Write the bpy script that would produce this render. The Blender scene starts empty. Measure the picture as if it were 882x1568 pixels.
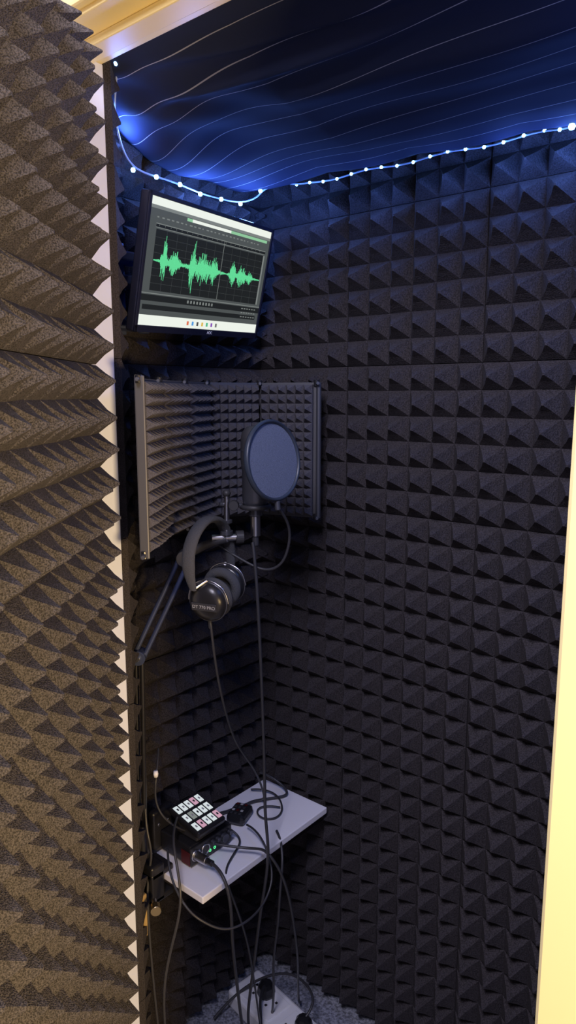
import bpy, bmesh, math, random
from mathutils import Vector, Matrix
random.seed(4)
CAM=(1.136,-1.253,1.5); PITCH=math.radians(9.3)
# survey frame: metres right / forward of the doorway standpoint, z above ground
def S(r,f,z): return Vector((1.136+.766*r-.643*f, -1.253+.643*r+.766*f, z))
def SD(r,f,z): return Vector((.766*r-.643*f, .643*r+.766*f, z)).normalized()

def nt(name):
    m=bpy.data.materials.new(name); m.use_nodes=True
    n=m.node_tree.nodes; b=n['Principled BSDF']; return m,n,m.node_tree.links,b
def mat(name,col,rough=.6,metal=0,emit=None,es=0,bump=0,bscale=200,var=0,spec=None):
    m,n,l,b=nt(name)
    b.inputs['Base Color'].default_value=(*col,1); b.inputs['Roughness'].default_value=rough; b.inputs['Metallic'].default_value=metal
    if spec is not None: b.inputs['Specular IOR Level'].default_value=spec
    if emit: b.inputs['Emission Color'].default_value=(*emit,1); b.inputs['Emission Strength'].default_value=es
    tc=n.new('ShaderNodeTexCoord'); no=n.new('ShaderNodeTexNoise'); no.inputs['Scale'].default_value=bscale
    l.new(tc.outputs['Object'],no.inputs['Vector'])
    if var:
        cr=n.new('ShaderNodeValToRGB'); cr.color_ramp.elements[0].position=.35; cr.color_ramp.elements[1].position=.65
        cr.color_ramp.elements[0].color=(*[c*(1-var) for c in col],1); cr.color_ramp.elements[1].color=(*[min(1,c*(1+var)) for c in col],1)
        l.new(no.outputs['Fac'],cr.inputs['Fac']); l.new(cr.outputs['Color'],b.inputs['Base Color'])
    if bump:
        bp=n.new('ShaderNodeBump'); bp.inputs['Strength'].default_value=bump; bp.inputs['Distance'].default_value=.002
        l.new(no.outputs['Fac'],bp.inputs['Height']); l.new(bp.outputs['Normal'],b.inputs['Normal'])
    return m
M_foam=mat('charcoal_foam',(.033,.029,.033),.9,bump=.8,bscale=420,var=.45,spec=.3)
M_foam_lit=mat('charcoal_foam_lit_copy',(.052,.047,.05),.8,bump=1,bscale=600,var=.75)  # wall foam again, with the strong hall light put into its colour
M_foam2=mat('shield_foam',(.07,.067,.078),.9,bump=.5,bscale=600,var=.3,spec=.3)
M_wall=mat('painted_plaster',(.6,.57,.5),.8,bump=.1,bscale=60)
M_white_cast=mat('white_gloss_paint_led_cast',(.66,.72,.95),.35,bump=.05,bscale=30)  # blue LED cast put into the white paint, offsets the warm lamp
M_cream=mat('cream_gloss_paint',(.92,.76,.36),.4,bump=.05,bscale=30)
M_carpet=mat('carpet',(.23,.24,.29),.95,bump=1,bscale=190,var=.5)
M_desk=mat('white_laminate',(.93,.92,.97),.35,bump=.03)
M_black=mat('black_plastic',(.016,.016,.019),.3,bump=.05)
M_matte=mat('matte_black',(.035,.035,.04),.5,bump=.1)
M_rubber=mat('cable_rubber',(.04,.04,.045),.4)
M_metal=mat('steel',(.55,.55,.58),.3,1)
M_dmetal=mat('dark_metal',(.12,.125,.15),.35,.7)
M_arm=mat('arm_paint',(.07,.09,.18),.3,.4)
M_silver=mat('shield_aluminium',(.1,.1,.11),.5,.4)
M_pop=mat('pop_mesh',(.13,.155,.22),.8,bump=.6,bscale=900,var=.25)
M_poprim=mat('pop_rim',(.03,.04,.06),.4)
M_red=mat('red_anodised',(.1,.01,.01),.4,.3)
M_bezel=mat('monitor_bezel',(.012,.014,.03),.25)
M_wood=mat('pine_batten',(.35,.24,.1),.6,bump=.2,bscale=40,var=.2)
M_brass=mat('brass',(.4,.32,.18),.35,1)
M_plug=mat('white_plastic',(.9,.9,.93),.4)
M_print=mat('grey_print',(.4,.4,.42),.5)
M_vel=mat('ear_velour',(.06,.062,.07),.95,bump=.6,bscale=500)
def E(name,c,s=1): return mat(name,(0,0,0),.3,emit=c,es=s)
M_sbg=E('screen_dark',(.014,.016,.017)); M_sgrey=E('screen_grey',(.075,.085,.085)); M_smid=E('screen_mid',(.2,.22,.21))
M_swhite=E('screen_white',(.85,.9,.82),1.0); M_sgreen=E('screen_wave',(.13,.75,.33),1.0); M_sgreen2=E('screen_green',(.3,.62,.36),.9)
M_key=E('key_light',(.75,.82,.85),.85); M_led=E('led_bead',(.22,.52,1),16); M_gled=E('green_led',(.1,1,.3),2)
M_keyp=E('key_pink',(.8,.45,.6),.7)

def link(o,parent=None):
    bpy.context.collection.objects.link(o)
    if parent: o.parent=parent
    return o
def empty(name): return link(bpy.data.objects.new(name,None))
def newobj(name,verts,faces,mats,mi=None,smooth=False,parent=None):
    me=bpy.data.meshes.new(name); me.from_pydata([tuple(v) for v in verts],[],faces); me.update()
    o=link(bpy.data.objects.new(name,me),parent)
    for m in (mats if isinstance(mats,(list,tuple)) else [mats]): me.materials.append(m)
    if mi:
        for p,i in zip(me.polygons,mi): p.material_index=i
    if smooth:
        for p in me.polygons: p.use_smooth=True
    return o
def box(name,a,b,m,bevel=0,parent=None,mw=None):
    x0,y0,z0=a;x1,y1,z1=b
    v=[(x0,y0,z0),(x1,y0,z0),(x1,y1,z0),(x0,y1,z0),(x0,y0,z1),(x1,y0,z1),(x1,y1,z1),(x0,y1,z1)]
    f=[(0,3,2,1),(4,5,6,7),(0,1,5,4),(1,2,6,5),(2,3,7,6),(3,0,4,7)]
    o=newobj(name,v,f,m,parent=parent)
    if mw: o.matrix_local=mw
    if bevel:
        md=o.modifiers.new('b','BEVEL'); md.width=bevel; md.segments=2
    return o
def frame(axis):
    a=Vector(axis).normalized(); t=Vector((0,0,1)) if abs(a.z)<.9 else Vector((1,0,0))
    x=t.cross(a).normalized(); y=a.cross(x); return x,y,a
def lathe(name,prof,origin,axis,m,parent=None,seg=32,smooth=True):
    x,y,a=frame(axis); o=Vector(origin); V=[];F=[]
    for r,h in prof:
        for k in range(seg):
            t=2*math.pi*k/seg; V.append(o+x*(max(r,1e-5)*math.cos(t))+y*(max(r,1e-5)*math.sin(t))+a*h)
    for i in range(len(prof)-1):
        for k in range(seg):
            k2=(k+1)%seg; F.append([i*seg+k,i*seg+k2,(i+1)*seg+k2,(i+1)*seg+k])
    ob=newobj(name,V,F,m,smooth=smooth,parent=parent)
    bm=bmesh.new(); bm.from_mesh(ob.data); bmesh.ops.recalc_face_normals(bm,faces=bm.faces); bm.to_mesh(ob.data); bm.free()
    return ob
def cyl(name,p0,p1,r,m,parent=None,seg=20,b=.0008):
    p0=Vector(p0);p1=Vector(p1);L=(p1-p0).length;b=min(b,r*.4,L*.3)
    return lathe(name,[(0,0),(r-b,0),(r,b),(r,L-b),(r-b,L),(0,L)],p0,p1-p0,m,parent,seg,smooth=False)
def torus(name,c,axis,R,r,m,parent=None,ex=1):
    return lathe(name,[(R+r*math.cos(t),r*ex*math.sin(t)) for t in [2*math.pi*i/12 for i in range(13)]],c,axis,m,parent,48)
def tube(name,pts,r,m=None,parent=None):
    cu=bpy.data.curves.new(name,'CURVE'); cu.dimensions='3D'; cu.bevel_depth=r; cu.bevel_resolution=3; cu.resolution_u=10; cu.use_fill_caps=True
    sp=cu.splines.new('NURBS'); sp.points.add(len(pts)-1)
    for p,q in zip(sp.points,pts): p.co=(*q,1)
    sp.order_u=3 if len(pts)<4 else 4; sp.use_endpoint_u=True
    cu.materials.append(m or M_rubber)
    return link(bpy.data.objects.new(name,cu),parent)
def text(name,s,size,mw,m,parent=None):
    c=bpy.data.curves.new(name,'FONT'); c.body=s; c.size=size; c.align_x='CENTER'; c.align_y='CENTER'; c.extrude=.0002; c.materials.append(m)
    o=link(bpy.data.objects.new(name,c),parent); o.matrix_local=mw; return o
def mtx(o,x,y,z):
    return Matrix(((x.x,y.x,z.x,o.x),(x.y,y.y,z.y,o.y),(x.z,y.z,z.z,o.z),(0,0,0,1)))
def foam(name,o,u,v,n,ucuts,vcuts,m,base=.015,dep=.035,jit=.0015,parent=None,rj=.0015):
    o=Vector(o);u=Vector(u);v=Vector(v);n=Vector(n); V=[];F=[]
    for tu in ucuts:
        for tv in vcuts:
            off=random.uniform(-jit,jit); g=.0006
            def q(a,b,c): return o+u*a+v*b+n*c
            def addv(p): V.append(p); return len(V)-1
            u0,u1,v0,v1=tu[0]+g,tu[-1]-g,tv[0]+g,tv[-1]-g
            bs=[addv(q(a,b,0)) for a,b in((u0,v0),(u1,v0),(u1,v1),(u0,v1))]
            U=[u0]+tu[1:-1]+[u1]; W=[v0]+tv[1:-1]+[v1]
            h=rj*.5
            G=[[addv(q(a+ (random.uniform(-h,h) if 0<i<len(U)-1 else 0),b+(random.uniform(-h,h) if 0<j<len(W)-1 else 0),base+off)) for j,b in enumerate(W)] for i,a in enumerate(U)]
            nu=len(U)-1;nv=len(W)-1
            F.append([bs[0],bs[1]]+[G[i][0] for i in range(nu,-1,-1)])
            F.append([bs[1],bs[2]]+[G[nu][j] for j in range(nv,-1,-1)])
            F.append([bs[2],bs[3]]+[G[i][nv] for i in range(nu+1)])
            F.append([bs[3],bs[0]]+[G[0][j] for j in range(nv+1)])
            for i in range(nu):
                for j in range(nv):
                    a0,a1,b0,b1=U[i],U[i+1],W[j],W[j+1]
                    ca=(a0+a1)/2+random.uniform(-rj,rj); cb=(b0+b1)/2+random.uniform(-rj,rj)
                    ha,hb=(a1-a0)/2,(b1-b0)/2
                    dd=dep*random.uniform(.95,1.03)
                    c0=[G[i][j],G[i+1][j],G[i+1][j+1],G[i][j+1]]
                    r1=[addv(q(ca+sa*ha*.47,cb+sb*hb*.47,base+off+dd*.5)) for sa,sb in((-1,-1),(1,-1),(1,1),(-1,1))]
                    r2=[addv(q(ca+sa*ha*.07,cb+sb*hb*.07,base+off+dd)) for sa,sb in((-1,-1),(1,-1),(1,1),(-1,1))]
                    for k in range(4):
                        k2=(k+1)%4
                        F.append([c0[k],c0[k2],r1[k2],r1[k]]); F.append([r1[k],r1[k2],r2[k2],r2[k]])
                    F.append(r2)
    ob=newobj(name,V,F,m,parent=parent)
    bm=bmesh.new(); bm.from_mesh(ob.data); bmesh.ops.recalc_face_normals(bm,faces=bm.faces); bm.to_mesh(ob.data); bm.free()
    return ob
def cuts(start,stop,seam,step=.05,per=6):
    L=[];cur=[start];x=start
    k=round((start-seam)/step)
    while x<stop-1e-4:
        k+=1; x=min(seam+k*step,stop); cur.append(x)
        if k%per==0: L.append(cur);cur=[x]
    if len(cur)>1:L.append(cur)
    return L
XW=1.2; YF=-.532; YO=-.632; JL=.16; JR=.935; HD=2.0; CZ=2.3; FZ=.045
# ---------------- shell
box('floor',(-.1,-2.6,-.1),(2.6,.1,FZ),M_carpet)
box('wall_back',(-.1,0,FZ),(XW+.1,.1,CZ),M_wall)
box('wall_left',(-.1,YO,FZ),(0,0,CZ),M_wall)
box('wall_right',(XW,YO+.1,FZ),(XW+.1,0,CZ),M_wall)
box('ceiling',(-.1,YO,CZ),(XW+.1,.1,CZ+.05),M_wall)
fw=empty('wall_front')
box('stub_left',(0,YO,FZ),(JL-.02,YF,CZ),M_wall,parent=fw)
box('stub_right',(JR+.02,YO,FZ),(2.6,YF,CZ),M_wall,parent=fw)
box('over_door',(JL-.02,YO,HD+.02),(JR+.02,YF,CZ),M_wall,parent=fw)
df=empty('trim_1')
box('jamb_left',(JL-.02,YO-.002,FZ),(JL,YF+.002,HD),M_white_cast,.002,df)
box('jamb_right',(JR,YO-.002,FZ),(JR+.02,YF+.002,HD),M_white_cast,.002,df)
box('head',(JL-.02,YO-.002,HD),(JR+.02,YF+.002,HD+.02),M_cream,.002,df)
box('stop_head',(JL,YO+.04,HD-.012),(JR,YO+.075,HD),M_cream,.002,df)
box('casing_right',(JR+.001,YO-.018,FZ),(JR+.075,YO-.002,HD+.07),M_cream,.004,df)
box('strike_plate',(JR+.008,YO-.0195,.1),(JR+.02,YO-.0175,.2),M_brass,.001,df)
box('casing_head',(JL+.0,YO-.018,HD+.005),(JR+.001,YO-.002,HD+.07),M_cream,.004,df)
zc=cuts(.06,2.16,.06)
foam('acoustic_foam_panel',(0,-.001,0),(1,0,0),(0,0,1),(0,-1,0),cuts(.01,1.16,.26),zc,M_foam)
foam('acoustic_foam_panel.001',(.001,0,0),(0,-1,0),(0,0,1),(1,0,0),[[.012+.0478*i for i in range(0,7)],[.012+.0478*i for i in range(6,11)]],zc,M_foam)
foam('acoustic_foam_panel.002',(0,YF+.001,0),(1,0,0),(0,0,1),(0,1,0),[[.055,.108,.16]],zc,M_foam)
foam('acoustic_foam_panel.003',(XW-.001,0,0),(0,-1,0),(0,0,1),(-1,0,0),cuts(.05,.5,.05),zc,M_foam)
hinge=S(-.30,1.10,0); ddir=(S(-.30,.2,0)-hinge).normalized(); dn=Vector((.766,.643,0)).normalized()
door=empty('door_1')
mw=mtx(hinge,ddir,dn,Vector((0,0,1)))
box('slab',(0,-.04,FZ+.01),(.76,0,1.98),M_white_cast,.002,door,mw)
foam('foam_tiles',hinge+ddir*.03+dn*.001,ddir,(0,0,1),dn,cuts(0,.7,.0),cuts(.06,1.97,.345),M_foam_lit,parent=door,rj=.0025)
# ---------------- desk
desk=empty('shelf_desk')
box('board',(.053,-.44,.557),(.245,-.053,.572),M_desk,.002,desk)
box('batten',(.12,-.505,.47),(.143,-.49,.56),M_wood,.002,desk)
# ---------------- canopy
NA,NB=180,80; V=[];F=[];UV=[]
def sst(x): x=max(0,min(1,x)); return x*x*(3-2*x)
for j in range(NB+1):
    b=j/NB
    for i in range(NA+1):
        a=i/NA
        x=.062+(1.09)*a; y=-.522+(.435)*b
        zb=1.928-.02*sst(a*1.3)
        zf=2.035
        z=zf*(1-b)+zb*b
        belly=math.sin(math.pi*b**.8)
        z-=belly*(.03+.03*(1-a))*min(1,.35+2.2*a)
        z-=.075*math.exp(-(a/.12)**2)*sst(b*2.6)*(1-b)**.6
        w=math.sin(math.pi*b)**.7*(1-.5*sst(b))
        z+=w*(.006*math.sin(7*a-15*b+1.2*math.sin(4*a))+.002*math.sin(19*a+12*b)+.0008*math.sin(47*b-6*a+2*math.sin(5*a)))
        t=math.atan2(b+.05,a+.06)
        z+=.006*math.sin(22*t)*math.exp(-a*4)*w
        fold=math.exp(-((b-.16-.2*a)/.025)**2)*.02*math.exp(-((a-.28)/.22)**2)+math.exp(-((b-.06-.25*a)/.02)**2)*.014*math.exp(-((a-.35)/.25)**2); z-=fold
        z-=.006*abs(math.sin(5.5*math.pi*a))*sst((b-.75)*4)
        V.append((x,y,z)); UV.append((a,b))
for j in range(NB):
    for i in range(NA):
        k=j*(NA+1)+i; F.append((k,k+1,k+NA+2,k+NA+1))
mc,n,l,b=nt('pinstripe_sheet')
b.inputs['Roughness'].default_value=.85; b.inputs['Specular IOR Level'].default_value=.1
uv=n.new('ShaderNodeUVMap'); uv.uv_map='UVMap'; sx=n.new('ShaderNodeSeparateXYZ'); l.new(uv.outputs[0],sx.inputs[0])
def mth(op,i0,i1):
    q=n.new('ShaderNodeMath'); q.operation=op
    for k,i in enumerate((i0,i1)):
        if i is None: continue
        if isinstance(i,(int,float)): q.inputs[k].default_value=i
        else: l.new(i,q.inputs[k])
    return q.outputs[0]
fr=mth('FRACT',mth('MULTIPLY',sx.outputs['Y'],11),None); st=mth('LESS_THAN',fr,.022)
mx=n.new('ShaderNodeMix'); mx.data_type='RGBA'; l.new(st,mx.inputs[0]); mx.inputs[6].default_value=(.026,.033,.07,1); mx.inputs[7].default_value=(.4,.4,.45,1)
l.new(mx.outputs[2],b.inputs['Base Color'])
sheet=newobj('draped_sheet_canopy',V,F,mc,smooth=True)
ul=sheet.data.uv_layers.new(name='UVMap')
for p in sheet.data.polygons:
    for li,vi in zip(p.loop_indices,p.vertices): ul.data[li].uv=UV[vi]
sol=sheet.modifiers.new('s','SOLIDIFY'); sol.thickness=.001; sol.offset=1
# ---------------- LED strip
led=empty('led_strip_lights')
LP=[S(-.269,1.22,2.018),S(-.277,1.24,1.994),S(-.288,1.26,1.966),S(-.288,1.31,1.92),S(-.277,1.36,1.901),S(-.239,1.38,1.895),S(-.202,1.42,1.893),S(-.1675,1.45,1.884),S(-.131,1.49,1.885),S(-.095,1.52,1.884),S(-.06,1.535,1.9),S(-.055,1.535,1.913),S(-.018,1.52,1.925)]
BK=[(.13+.0338*i,-.066,1.922-.0006*i+.003*math.sin(i*1.3)) for i in range(0,30)]
BK[17]=(.70,-.08,1.906);BK[18]=(.722,-.09,1.903);BK[19]=(.75,-.08,1.906)
tube('strip',[*LP,*BK[1:],(1.14,-.09,1.9),(1.143,-.2,1.9),(1.143,-.45,1.9)],.0016,mat('led_tape',(.35,.45,.7),.4),led)
for i,p in enumerate([LP[0],LP[2]]+LP[4:10]+LP[11:]+[Vector(q) for q in BK[1:]]+[(1.143,-.15-.07*k,1.9) for k in range(5)]):
    c=Vector(p)+Vector((.001,-.003,-.001)); s_=1.2 if i<10 else (1.5 if abs(p[0]-.722)<.003 else .8)
    lathe('bead_%d'%i,[(0,-.0035*s_),(.0026*s_,-.0026*s_),(.0035*s_,0),(.0026*s_,.0026*s_),(0,.0035*s_)],c,(0,0,1),M_led,led,10)
# ---------------- monitor
TL=S(-.218,1.20,1.82);BL=S(-.2595,1.24,1.6127);TR=S(-.034,1.55,1.836);BR=S(-.0717,1.57,1.6264)
mc_=(TL+BL+TR+BR)/4; X=((TR-TL)+(BR-BL)).normalized(); Y=((TL-BL)+(TR-BR)); Y=(Y-X*Y.dot(X)).normalized(); Z=X.cross(Y)
MW,MH=.398,.224
mon=empty('computer_monitor'); mon.matrix_world=mtx(mc_,X,Y,Z)
def mb(name,a,b,m,bv=0): return box(name,a,b,m,bv,mon)
mb('housing',(-MW/2,-MH/2,-.018),(MW/2,MH/2,0),M_bezel,.003)
mb('rear_bulge',(-.13,-.08,-.04),(.13,.07,-.018),M_black,.008)
bz=.007
for nm,a,b_ in(('bezel_top',(-MW/2,MH/2-bz),(MW/2,MH/2)),('bezel_bottom',(-MW/2,-MH/2),(MW/2,-MH/2+.012)),('bezel_left',(-MW/2,-MH/2),(-MW/2+bz,MH/2)),('bezel_right',(MW/2-bz,-MH/2),(MW/2,MH/2))):
    mb(nm,(*a,0),(*b_,.003),M_bezel,.001)
sx0,sx1,sy0,sy1=-MW/2+bz,MW/2-bz,-MH/2+.012,MH/2-bz
SW,SH=sx1-sx0,sy1-sy0
def scr(name,u0,v0,u1,v1,m,lay=1):
    return mb(name,(sx0+u0*SW,sy1-v1*SH,.0002*lay-.0001),(sx0+u1*SW,sy1-v0*SH,.0002*lay+.0001),m)
scr('screen_base',0,0,1,1,M_sgrey,1)
scr('title_bar',0,0,1,.06,M_swhite,2); scr('menu_bar',0,.06,1,.085,M_smid,2)
scr('overview_bar',.26,.09,.97,.115,M_sgreen2,2); scr('overview_thumb',.3,.09,.62,.115,M_swhite,3)
scr('tool_row',0,.12,1,.17,M_sgrey,2); scr('ruler',.05,.19,.97,.225,M_smid,2); scr('ruler_dark',.05,.197,.97,.22,M_sbg,3)
scr('wave_area',.055,.235,.955,.715,M_sbg,2); scr('wave_edge',.957,.235,.97,.715,M_smid,2)
scr('status_line',.0,.735,1,.742,M_smid,2); scr('transport',.0,.75,1,.80,M_sbg,2); scr('levels',.02,.83,.97,.87,M_sbg,2)
for i in range(9): scr('transport_key_%d'%i,.34+i*.025,.76,.352+i*.025,.785,M_smid,3)
scr('taskbar',0,.915,1,1,M_swhite,2)
ic=[((.9,.2,.1),.36),((.1,.4,.9),.4),((.1,.1,.1),.44),((.9,.6,.1),.48),((.1,.6,.3),.52),((.3,.1,.6),.56),((.2,.2,.2),.6)]
for i,(c,u) in enumerate(ic): scr('task_icon_%d'%i,u,.94,u+.015,.975,E('ic%d'%i,c,.8),3)
V=[];F=[]
def bar(u0,u1,v0,v1,z=.0009):
    k=len(V); V.extend([(sx0+u*SW,sy1-v*SH,z) for u,v in((u0,v1),(u1,v1),(u1,v0),(u0,v0))]); F.append((k,k+1,k+2,k+3))
env=[(.055,.0),(.10,.01),(.115,.13),(.13,.22),(.145,.08),(.16,.02),(.20,.12),(.22,.1),(.235,.05),(.26,.01),(.315,.02),(.335,.2),(.35,.23),(.36,.1),(.375,.07),(.41,.14),(.45,.12),(.5,.1),(.53,.13),(.555,.02),(.63,.0),(.655,.02),(.68,.14),(.7,.09),(.72,.02),(.755,.1),(.78,.09),(.80,.07),(.82,.02),(.84,.06),(.86,.05),(.88,.01),(.95,.0)]
u=.057
while u<.95:
    for (a,e0),(b2,e1) in zip(env,env[1:]):
        if a<=u<=b2: e=e0+(e1-e0)*(u-a)/(b2-a)
    h=e*random.uniform(.25,1.05)+.004; h2=e*random.uniform(.25,1.05)+.004
    bar(u,u+.0028,.475-h,.475+h2); u+=.003
newobj('waveform',V,F,M_sgreen,parent=mon)
V=[];F=[]
for i in range(1,12): bar(.055+.9*i/12,.056+.9*i/12,.235,.715,.00052)
for i in range(1,8): bar(.055,.955,.235+.06*i,.2365+.06*i,.00052)
newobj('grid_lines',V,F,M_sgrey,parent=mon)
V=[];F=[]; bar(.575,.578,.19,.715,.001)
for i in range(22): bar(.07+i*.04,.072+i*.04,.2,.21,.001)
for i in range(26):
    bar(.05+i*.033,.05+i*.033+random.uniform(.008,.022),.14,.15,.001)
for r_ in range(3):
    for i in range(6): bar(.82+i*.025,.835+i*.025,.765+r_*.04,.775+r_*.04,.001)
newobj('screen_marks',V,F,M_smid,parent=mon)
text('badge','AOC',.008,Matrix.Translation((.02,-MH/2+.006,.0032)),M_plug,mon)
arm=empty('monitor_wall_bracket')
cB=mc_-Z*.045
box('wall_plate',(.045,-.47,1.61),(.052,-.42,1.77),M_arm,.002,arm)
for z in (1.74,1.70,1.625): box('link',(.05,-.48,z-.009),(.1,-.405,z+.007),M_arm,.003,arm)
cyl('swivel',(.1,-.42,1.61),(.1,-.42,1.76),.01,M_arm,arm)
cyl('reach',(.1,-.42,1.70),cB,.012,M_dmetal,arm)
box('vesa_plate',(-.05,-.05,-.048),(.05,.05,-.041),M_dmetal,.002,arm,mtx(mc_,X,Y,Z))
# ---------------- reflection shield
sh=empty('microphone_isolation_shield')
pts=[(.245,-.55),(.165,-.4425),(.118,-.341),(.072,-.24),(.108,-.122),(.233,-.086)]
z0,z1=1.246,1.527
for i,(a,b_) in enumerate(zip(pts,pts[1:])):
    A=Vector((*a,0));B=Vector((*b_,0));L=(B-A).length;u=(B-A)/L;nn=Vector((u.y,-u.x,0))
    box('panel_%d'%i,(0.001,-.004,z0),(L-.001,0,z1),M_silver,.001,sh,mtx(A,u,nn.copy(),Vector((0,0,1))))
    k=max(4,int(L/.0195)); cu=[[.006+(L-.012)*t/k for t in range(k+1)]]
    kv=14; cv=[[z0+.004+(z1-z0-.008)*t/kv for t in range(kv+1)]]
    foam('panel_foam_%d'%i,A,u,(0,0,1),nn,cu,cv,M_foam2,.007,.016,0,sh,.0003)
for i,p in enumerate(pts):
    for z in (z0-.004,z1-.008):
        cyl('hinge_clip_%d'%i,(p[0],p[1],z),(p[0],p[1],z+.013),.006,M_black,sh)
        cyl('clip_screw_%d'%i,Vector((p[0],p[1],z+.006)),Vector((p[0]+.014,p[1]-.014,z+.006)),.0035,M_dmetal,sh)
A=Vector((*pts[0],0))
box('end_post',(-.004,-.006,z0-.004),(.0,.010,z1+.004),M_silver,.002,sh,mtx(A,(Vector((*pts[1],0))-A).normalized(),Vector((.81,.58,0)),Vector((0,0,1))))
B=Vector((*pts[-1],0)); cyl('end_rod',B+Vector((.006,0,z0)),B+Vector((.006,0,z1)),.005,M_dmetal,sh)
# ---------------- microphone
mic=empty('condenser_microphone')
mb0=S(-.0606,1.3,1.292)
lathe('body',[(0,0),(.016,0),(.021,.006),(.024,.02),(.024,.075),(.0255,.078),(.0255,.084)],mb0,(0,0,1),M_dmetal,mic)
lathe('grille',[(.0255,.084),(.0262,.09),(.0262,.128),(.024,.142),(.015,.152),(0,.155)],mb0,(0,0,1),M_matte,mic)
cyl('grille_band',mb0+Vector((0,0,.108)),mb0+Vector((0,0,.112)),.0268,M_dmetal,mic)
cyl('connector_collar',mb0-Vector((0,0,.012)),mb0,.012,M_dmetal,mic)
cyl('xlr_plug',mb0-Vector((0,0,.05)),mb0-Vector((0,0,.012)),.0092,M_metal,mic)
cyl('xlr_boot',mb0-Vector((0,0,.068)),mb0-Vector((0,0,.05)),.006,M_rubber,mic)
pop=empty('pop_filter')
pc=S(-.0258,1.22,1.390); pn=SD(.777,-.63,.13)
torus('rim',pc,pn,.0675,.0035,M_poprim,pop,1.6)
lathe('mesh_front',[(0,.002),(.03,.002),(.066,.001)],pc,pn,M_pop,pop,48)
lathe('mesh_back',[(0,-.003),(.03,-.003),(.066,-.002)],pc,pn,M_pop,pop,48)
dnp=-Vector((0,0,1)); dnp=(dnp-pn*dnp.dot(pn)).normalized(); pb=pc+dnp*.072
cyl('rim_clamp',pb-dnp*.002,pb+dnp*.014,.005,M_dmetal,pop)
tube('gooseneck',[pb+dnp*.01,(.337,-.292,1.276),(.328,-.286,1.226),S(-.013,1.27,1.19),S(-.0436,1.28,1.178),S(-.08,1.29,1.195),S(-.111,1.3,1.211),S(-.13,1.3,1.225)],.0026,M_matte,pop)
# ---------------- boom arm
ba=empty('microphone_boom_arm')
e1=S(-.2794,1.27,1.018); e2=S(-.19,1.28,1.205); m1=S(-.1128,1.28,1.2405)
d=(e2-e1).normalized(); vw=Vector((-.643,.766,0)); pr=d.cross(vw).normalized()
for s in(-1,1):
    cyl('upper_tube_%d'%s,e1+pr*.009*s,e2+pr*.009*s,.0045,M_arm,ba)
    tube('spring_%d'%s,[e1+d*(.02+.0016*i)+pr*(.009*s-.0+.0055*math.cos(i*1.57))+vw*(.0055*math.sin(i*1.57)-.0) for i in range(70)],.0008,M_dmetal,ba)
cyl('elbow',e1-vw*.014,e1+vw*.014,.014,M_arm,ba); cyl('elbow_bolt',e1-vw*.02,e1-vw*.014,.005,M_metal,ba)
cyl('head_joint',e2-vw*.014,e2+vw*.014,.015,M_matte,ba)
tube('head_link',[e2,e2+(m1-e2)*.4+Vector((0,0,.012)),m1],.008,M_matte,ba)
lo=Vector((.095,-.46,.66))
for s in(-1,1): cyl('lower_tube_%d'%s,e1+Vector((.009*s,0,0)),lo+Vector((.009*s,0,0)),.0045,M_black,ba)
cyl('socket',lo-Vector((0,0,.1)),lo+Vector((0,0,.01)),.013,M_black,ba)
box('clamp',(.085,-.475,.52),(.14,-.4425,.60),M_black,.004,ba)
box('clamp_jaw',(.085,-.475,.52),(.14,-.42,.532),M_black,.003,ba)
box('clamp_top',(.085,-.475,.5725),(.14,-.42,.585),M_black,.003,ba)
cyl('clamp_screw',(.156,-.483,.548),(.18,-.50,.548),.005,M_metal,ba); cyl('clamp_knob',(.17,-.492,.548),(.183,-.501,.548),.010,M_brass,ba)
ms=[S(-.1117,1.28,1.325),S(-.1128,1.28,1.235)]
cyl('stud',ms[1],ms[0],.005,M_metal,ba)
lathe('stud_top',[(0,-.007),(.006,-.005),(.008,0),(.006,.005),(0,.007)],ms[0],(0,0,1),M_matte,ba)
cyl('cross_rod',S(-.125,1.28,1.305),S(-.085,1.295,1.3),.0045,M_dmetal,ba)
torus('mic_ring',mb0+Vector((0,0,.006)),(0,0,1),.0265,.003,M_matte,ba,1.5)
cyl('cross_knob',S(-.098,1.262,1.304),S(-.098,1.28,1.304),.009,M_matte,ba)
cyl('washer_a',S(-.1128,1.28,1.27),S(-.1128,1.28,1.276),.011,M_dmetal,ba)
cyl('washer_b',S(-.1128,1.28,1.248),S(-.1128,1.28,1.256),.012,M_dmetal,ba)
cyl('tilt_bolt',S(-.14,1.275,1.243),S(-.088,1.285,1.243),.006,M_metal,ba)
cyl('tilt_knob',S(-.096,1.283,1.243),S(-.082,1.286,1.243),.012,M_matte,ba)
# ---------------- headphones
hp=empty('over_ear_headphones')
K=.9
ncup=SD(-.36,-.92,-.12); c1=S(-.138,1.19,1.148); c2=c1-ncup*.072+Vector((0,0,.006))
def cup(tag,c,nrm):
    lathe('cup_'+tag,[(r*K,h*K) for r,h in [(0,.020),(.012,.0198),(.024,.0175),(.033,.0125),(.0385,.004),(.040,-.004),(.037,-.010),(.03,-.012)]],c,nrm,M_black,hp,48)
    torus('cup_trim_'+tag,c+nrm*.001,nrm,.0395*K,.0016,M_dmetal,hp)
    torus('ear_pad_'+tag,c-nrm*.019,nrm,.031*K,.009,M_vel,hp,.95)
    lathe('driver_'+tag,[(0,-.013),(.028,-.013)],c,nrm,M_matte,hp)
cup('near',c1,ncup); cup('far',c2,-ncup)
lz=Vector((0,0,1)); ly=(lz-ncup*lz.dot(ncup)).normalized(); lx=ly.cross(ncup).normalized()
box('label_plate',(-.024,-.007,.0155),(.024,.007,.0185),M_matte,.001,hp,mtx(c1-ly*.004,lx,ly,ncup))
text('label','DT 770 PRO',.0082,mtx(c1-ly*.004+ncup*.0187,lx,ly,ncup),M_print,hp)
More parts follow.
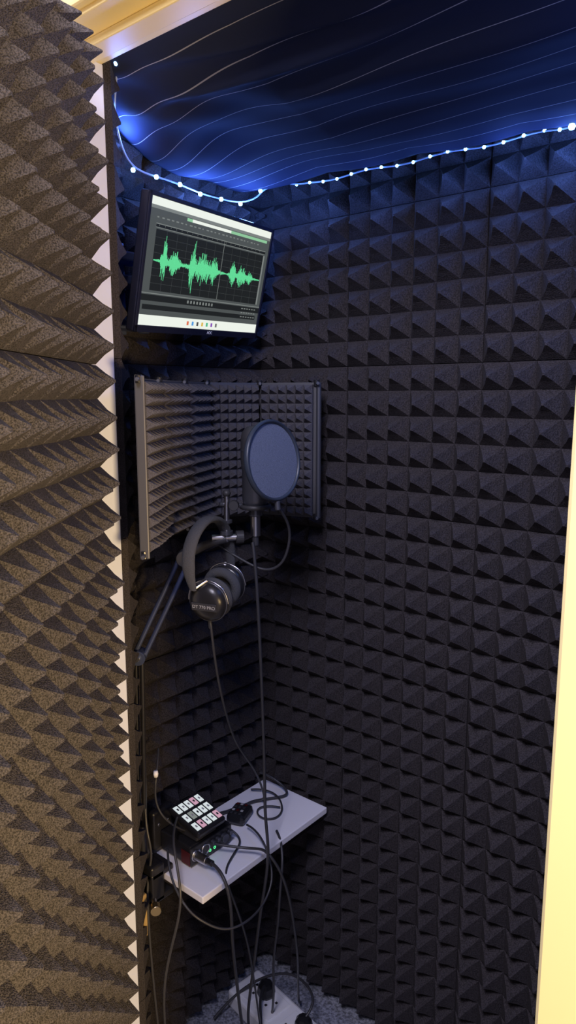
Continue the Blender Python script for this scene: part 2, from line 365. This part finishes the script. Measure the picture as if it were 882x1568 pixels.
path=[S(-.162,1.175,1.172),S(-.1685,1.175,1.205),S(-.168,1.18,1.24),S(-.158,1.2,1.27),S(-.1413,1.235,1.284),S(-.1209,1.275,1.27),S(-.1096,1.3,1.22),S(-.1066,1.3,1.17)]
def cr(p,t):
    n_=len(p)-1; s=t*n_; i=min(int(s),n_-1); f=s-i
    P0=p[max(i-1,0)];P1=p[i];P2=p[i+1];P3=p[min(i+2,n_)]
    return .5*((2*P1)+(P2-P0)*f+(2*P0-5*P1+4*P2-P3)*f*f+(3*P1-P0-3*P2+P3)*f**3)
wd=SD(-.87,.45,0); V=[];F=[];NS=40
for i in range(NS+1):
    t=i/NS; p=cr(path,t); tg=(cr(path,min(1,t+.01))-cr(path,max(0,t-.01))).normalized(); up=tg.cross(wd).normalized()
    pad=.5+.5*min(1,min(t,1-t)*6)
    for a in range(12):
        an=2*math.pi*a/12; V.append(p+wd*(.013*pad*math.cos(an))+up*(.0065*pad*math.sin(an)))
for i in range(NS):
    for a in range(12): F.append((i*12+a,i*12+(a+1)%12,(i+1)*12+(a+1)%12,(i+1)*12+a))
newobj('headband_pad',V,F,M_vel,smooth=True,parent=hp)
for tag,c,nr,p in(('near',c1,ncup,path[0]),('far',c2,-ncup,path[-1])):
    tube('yoke_'+tag,[c+(q)*K for q in (-lx*.042+ly*0,-lx*.04+ly*.025,-lx*.02+ly*.04,ly*.044,lx*.02+ly*.04,lx*.04+ly*.025,lx*.042)],.0017,M_metal,hp)
    tube('slider_'+tag,[p,(p+c)/2+ly*.02,c+ly*.038],.003,M_metal,hp)
# ---------------- cables
tube('microphone_cable',[(.263,-.314,1.234),(.274,-.318,1.188),(.278,-.315,1.088),(.274,-.305,.981),(.27,-.296,.871),(.268,-.29,.756),(.278,-.302,.684),(.291,-.304,.621),(.287,-.308,.557),(.27,-.309,.469),(.25,-.3,.378),(.24,-.308,.271),(.22,-.3,.181),(.2,-.26,.07),(.16,-.24,.052)],.0031)
tube('headphone_cable',[c1-ly*.036,(.268,-.428,1.105),(.263,-.419,1.063),(.255,-.399,.981),(.24,-.36,.886),(.225,-.32,.818),(.204,-.26,.751),(.176,-.204,.68),(.15,-.16,.61),(.12,-.13,.577),(.09,-.16,.576),(.11,-.22,.577)],.0024)
tube('headphone_strain_relief',[c1-ly*.034,c1-ly*.05],.0035,parent=hp)
tube('interface_cable',[(.175,-.34,.6),(.2,-.33,.6),(.24,-.28,.585),S(-.0462,1.27,.621),S(-.0142,1.27,.578),S(.005,1.28,.499),S(.0148,1.3,.408),S(.024,1.35,.287),S(.022,1.45,.1),S(.03,1.5,.055)],.0028)
tube('xlr_lead',[(.2,-.385,.597),(.22,-.385,.6),S(-.119,1.22,.598),S(-.1067,1.21,.54),S(-.1085,1.22,.461),S(-.103,1.25,.348),S(-.0976,1.3,.195),S(-.09,1.35,.06),S(-.12,1.4,.05)],.0033)
tube('usb_cable',[(.16,-.45,.64),(.17,-.46,.6),S(-.193,1.17,.571),S(-.158,1.17,.542),S(-.117,1.18,.512),S(-.0754,1.2,.517),S(-.0461,1.25,.515),S(-.03,1.28,.5425),S(-.0343,1.3,.571),S(-.05,1.33,.6),(.2,-.25,.6),(.17,-.24,.59)],.0022)
tube('power_cable',[(.12,-.39,.66),S(-.2253,1.25,.669),S(-.208,1.2,.643),S(-.193,1.17,.585),S(-.209,1.17,.5175),S(-.2286,1.18,.44),S(-.2437,1.2,.336),S(-.245,1.25,.15),S(-.24,1.3,.052)],.0025)
dc=tube('display_cable',[(.08,-.4,.8),S(-.2552,1.28,.774),S(-.2614,1.28,.74),S(-.2575,1.28,.698),S(-.2353,1.28,.668),(.13,-.38,.63)],.002)
lathe('plug_end',[(0,0),(.004,0),(.005,.006),(.004,.012),(0,.012)],S(-.2552,1.27,.774),(0,0,1),M_plug,dc)
tube('lamp_cable',[S(-.285,1.3,.83),S(-.275,1.28,.76),S(-.28,1.27,.7),S(-.27,1.25,.66),S(-.262,1.25,.62),S(-.275,1.25,.572),S(-.27,1.22,.5),S(-.26,1.22,.3),S(-.25,1.25,.06)],.0025)
tube('charger_cable',[(.07,-.12,.58),(.11,-.09,.585),(.17,-.11,.577),(.2,-.17,.577),(.15,-.2,.578),(.12,-.15,.578),(.17,-.13,.579)],.002)
tube('monitor_cable',[(.22,-.2,.577),(.26,-.22,.57),(.28,-.26,.5),S(-.02,1.33,.4),S(-.035,1.35,.3),S(-.03,1.4,.15),S(-.04,1.45,.06)],.0028)
tube('adapter_lead',[(.08,-.37,.6),(.07,-.3,.6),(.09,-.24,.578),(.1,-.15,.577),(.14,-.1,.577),(.16,-.07,.58),(.1,-.07,.6),(.08,-.1,.62)],.003)
tube('patch_lead',[(.15,-.285,.6),(.18,-.26,.578),(.2,-.3,.577),(.22,-.36,.577),(.252,-.38,.56),S(-.08,1.25,.45),S(-.07,1.3,.3),S(-.06,1.4,.06)],.0022)
# ---------------- desk items
itf=empty('audio_interface')
box('case',(.075,-.398,.575),(.165,-.285,.617),M_black,.003,itf)
box('end_cheek',(.14,-.4,.577),(.165,-.3985,.605),M_red,.0005,itf)
box('front_panel',(.1655,-.40,.5765),(.169,-.285,.6155),M_black,.002,itf)
for i,(y,r_) in enumerate([(-.386,.0105),(-.36,.0105)]):
    torus('xlr_socket_%d'%i,(.1695,y,.596),(1,0,0),r_,.0015,M_metal,itf)
    lathe('xlr_face_%d'%i,[(0,0),(r_,0)],(.1697,y,.596),(1,0,0),M_matte,itf)
for i,(y,z,r_) in enumerate([(-.342,.604,.0045),(-.329,.604,.0045),(-.31,.598,.009),(-.294,.602,.005)]):
    cyl('knob_%d'%i,(.169,y,z),(.178,y,z),r_,M_dmetal,itf)
for i,y in enumerate((-.348,-.335)): torus('gain_ring_%d'%i,(.1695,y,.587),(1,0,0),.0025,.0005,M_gled,itf)
cyl('xlr_plug',(.17,-.386,.596),(.2,-.385,.597),.009,M_metal,itf); cyl('xlr_boot',(.2,-.385,.597),(.215,-.385,.598),.006,M_black,itf)
sd=empty('stream_controller')
sm=Matrix.Translation((.137,-.352,.655))@Matrix.Rotation(math.radians(14),4,'Y')
box('body',(-.046,-.038,-.008),(.046,.038,.006),M_black,.004,sd,sm)
for i in range(3):
    for j in range(5):
        kx=-.028+i*.028; ky=-.029+j*.0145
        km=M_smid if (i*5+j) in (6,) else (M_keyp if (i*5+j) in (3,11,14) else M_key)
        box('key_%d_%d'%(i,j),(kx-.0103,ky-.0055,.006),(kx+.0103,ky+.0055,.0075),km,.0008,sd,sm)
        box('key_icon_%d_%d'%(i,j),(kx-.003,ky-.0018,.0076),(kx+.003,ky+.0018,.0078),M_matte if (i+j)%3==0 else M_print,0,sd,sm)
box('stand',(.105,-.38,.619),(.165,-.325,.645),M_matte,.003,sd)
ct=empty('remote_control')
cm=Matrix.Translation((.125,-.215,.585))@Matrix.Rotation(math.radians(20),4,'Z')
box('body',(-.022,-.03,-.012),(.022,.03,.012),M_black,.009,ct,cm)
for i in range(3):
    for j in range(4): box('button_%d_%d'%(i,j),(-.012+i*.01-.003,-.018+j*.012-.003,.012),(-.012+i*.01+.003,-.018+j*.012+.003,.0135),[M_dmetal,M_print,M_matte,M_red][(i*2+j)%4],.0005,ct,cm)
hub=empty('power_adapter')
box('brick',(.058,-.415,.573),(.074,-.36,.66),M_black,.004,hub)
box('brick_foot',(.056,-.418,.573),(.076,-.357,.58),M_matte,.002,hub)
for y in(-.4,-.375): cyl('brick_port',(.074,y,.63),(.076,y,.63),.004,M_metal,hub)
# ---------------- floor
ps=empty('power_strip')
pm=Matrix.Translation((.21,-.17,FZ))@Matrix.Rotation(math.radians(-8),4,'Z')
box('body',(-.145,-.048,.001),(.22,.048,.045),M_plug,.006,ps,pm)
for i in range(5):
    cx=-.105+i*.07
    box('socket_%d'%i,(cx-.025,-.034,.045),(cx+.025,.034,.0475),M_plug,.002,ps,pm)
    for a,b_ in((-.012,-.01),(.012,-.01),(0,.012)): box('slot',(cx+a-.003,b_-.003,.0476),(cx+a+.003,b_+.003,.048),M_matte,0,ps,pm)
for i,cx in enumerate((-.07,.06)):
    lathe('plug_%d'%i,[(0,0),(.02,0),(.022,.006),(.019,.024),(.013,.032),(0,.034)],pm@Vector((cx,.01,.048)),(0,0,1),M_black,ps,8,smooth=False)
tube('plug_lead',[pm@Vector((-.07,.01,.075)),pm@Vector((-.05,-.03,.09)),pm@Vector((0,-.06,.07)),pm@Vector((.03,-.09,.02)),pm@Vector((.1,-.1,.01))],.003,parent=ps)
tube('plug_lead_b',[pm@Vector((.06,.01,.075)),pm@Vector((.07,.05,.1)),pm@Vector((.0,.07,.1)),pm@Vector((-.06,.05,.1)),pm@Vector((-.12,-.03,.06)),pm@Vector((-.13,-.1,.01))],.003,parent=ps)
# ---------------- camera
cd=bpy.data.cameras.new('camera'); cam=bpy.data.objects.new('camera',cd); link(cam)
cam.location=CAM
fwd=(S(0,1,1.5)-S(0,0,1.5)).normalized()*math.cos(PITCH)+Vector((0,0,-math.sin(PITCH)))
cam.rotation_euler=fwd.to_track_quat('-Z','Y').to_euler()
cd.sensor_fit='VERTICAL'; cd.sensor_height=36; cd.lens=1087/1568*36; cd.clip_start=.02
bpy.context.scene.camera=cam
def light(name,t,loc,col,e,size=.1,target=None,sy=None):
    ld=bpy.data.lights.new(name,t); ld.color=col; ld.energy=e
    if t=='AREA':
        ld.size=size
        if sy: ld.shape='RECTANGLE'; ld.size_y=sy
    else: ld.shadow_soft_size=size
    o=bpy.data.objects.new(name,ld); link(o); o.location=loc
    if target is not None: o.rotation_euler=(Vector(target)-Vector(loc)).to_track_quat('-Z','Y').to_euler()
    return o
light('hall_lamp','AREA',(2.3,-1.05,.9),(1,.68,.3),54,.3,(.5,-.9,1.0))
light('added_fill','AREA',(.95,-1.5,2.3),(.84,.8,1),31,.45,(.5,-.1,.8))  # added fill without a real fixture, brightens the booth interior from above
for i,(p,e) in enumerate([((.08,-.44,1.94),.9),((.09,-.27,1.86),1.5),((.11,-.15,1.86),1.1),((.22,-.075,1.865),.25),((.36,-.075,1.86),.2),((.5,-.075,1.86),.2),((.62,-.075,1.87),.3),((.72,-.075,1.87),.6),((.85,-.075,1.87),.4),((1.0,-.08,1.86),.6),((1.12,-.25,1.86),1.7),((1.12,-.4,1.86),1.7)]):
    light('led_glow','POINT',p,(.12,.27,1),e,.015)
w=bpy.data.worlds.new('w'); bpy.context.scene.world=w; w.use_nodes=True
w.node_tree.nodes['Background'].inputs[0].default_value=(.46,.44,.62,1); w.node_tree.nodes['Background'].inputs[1].default_value=.47
bpy.context.scene.view_settings.view_transform='Standard'
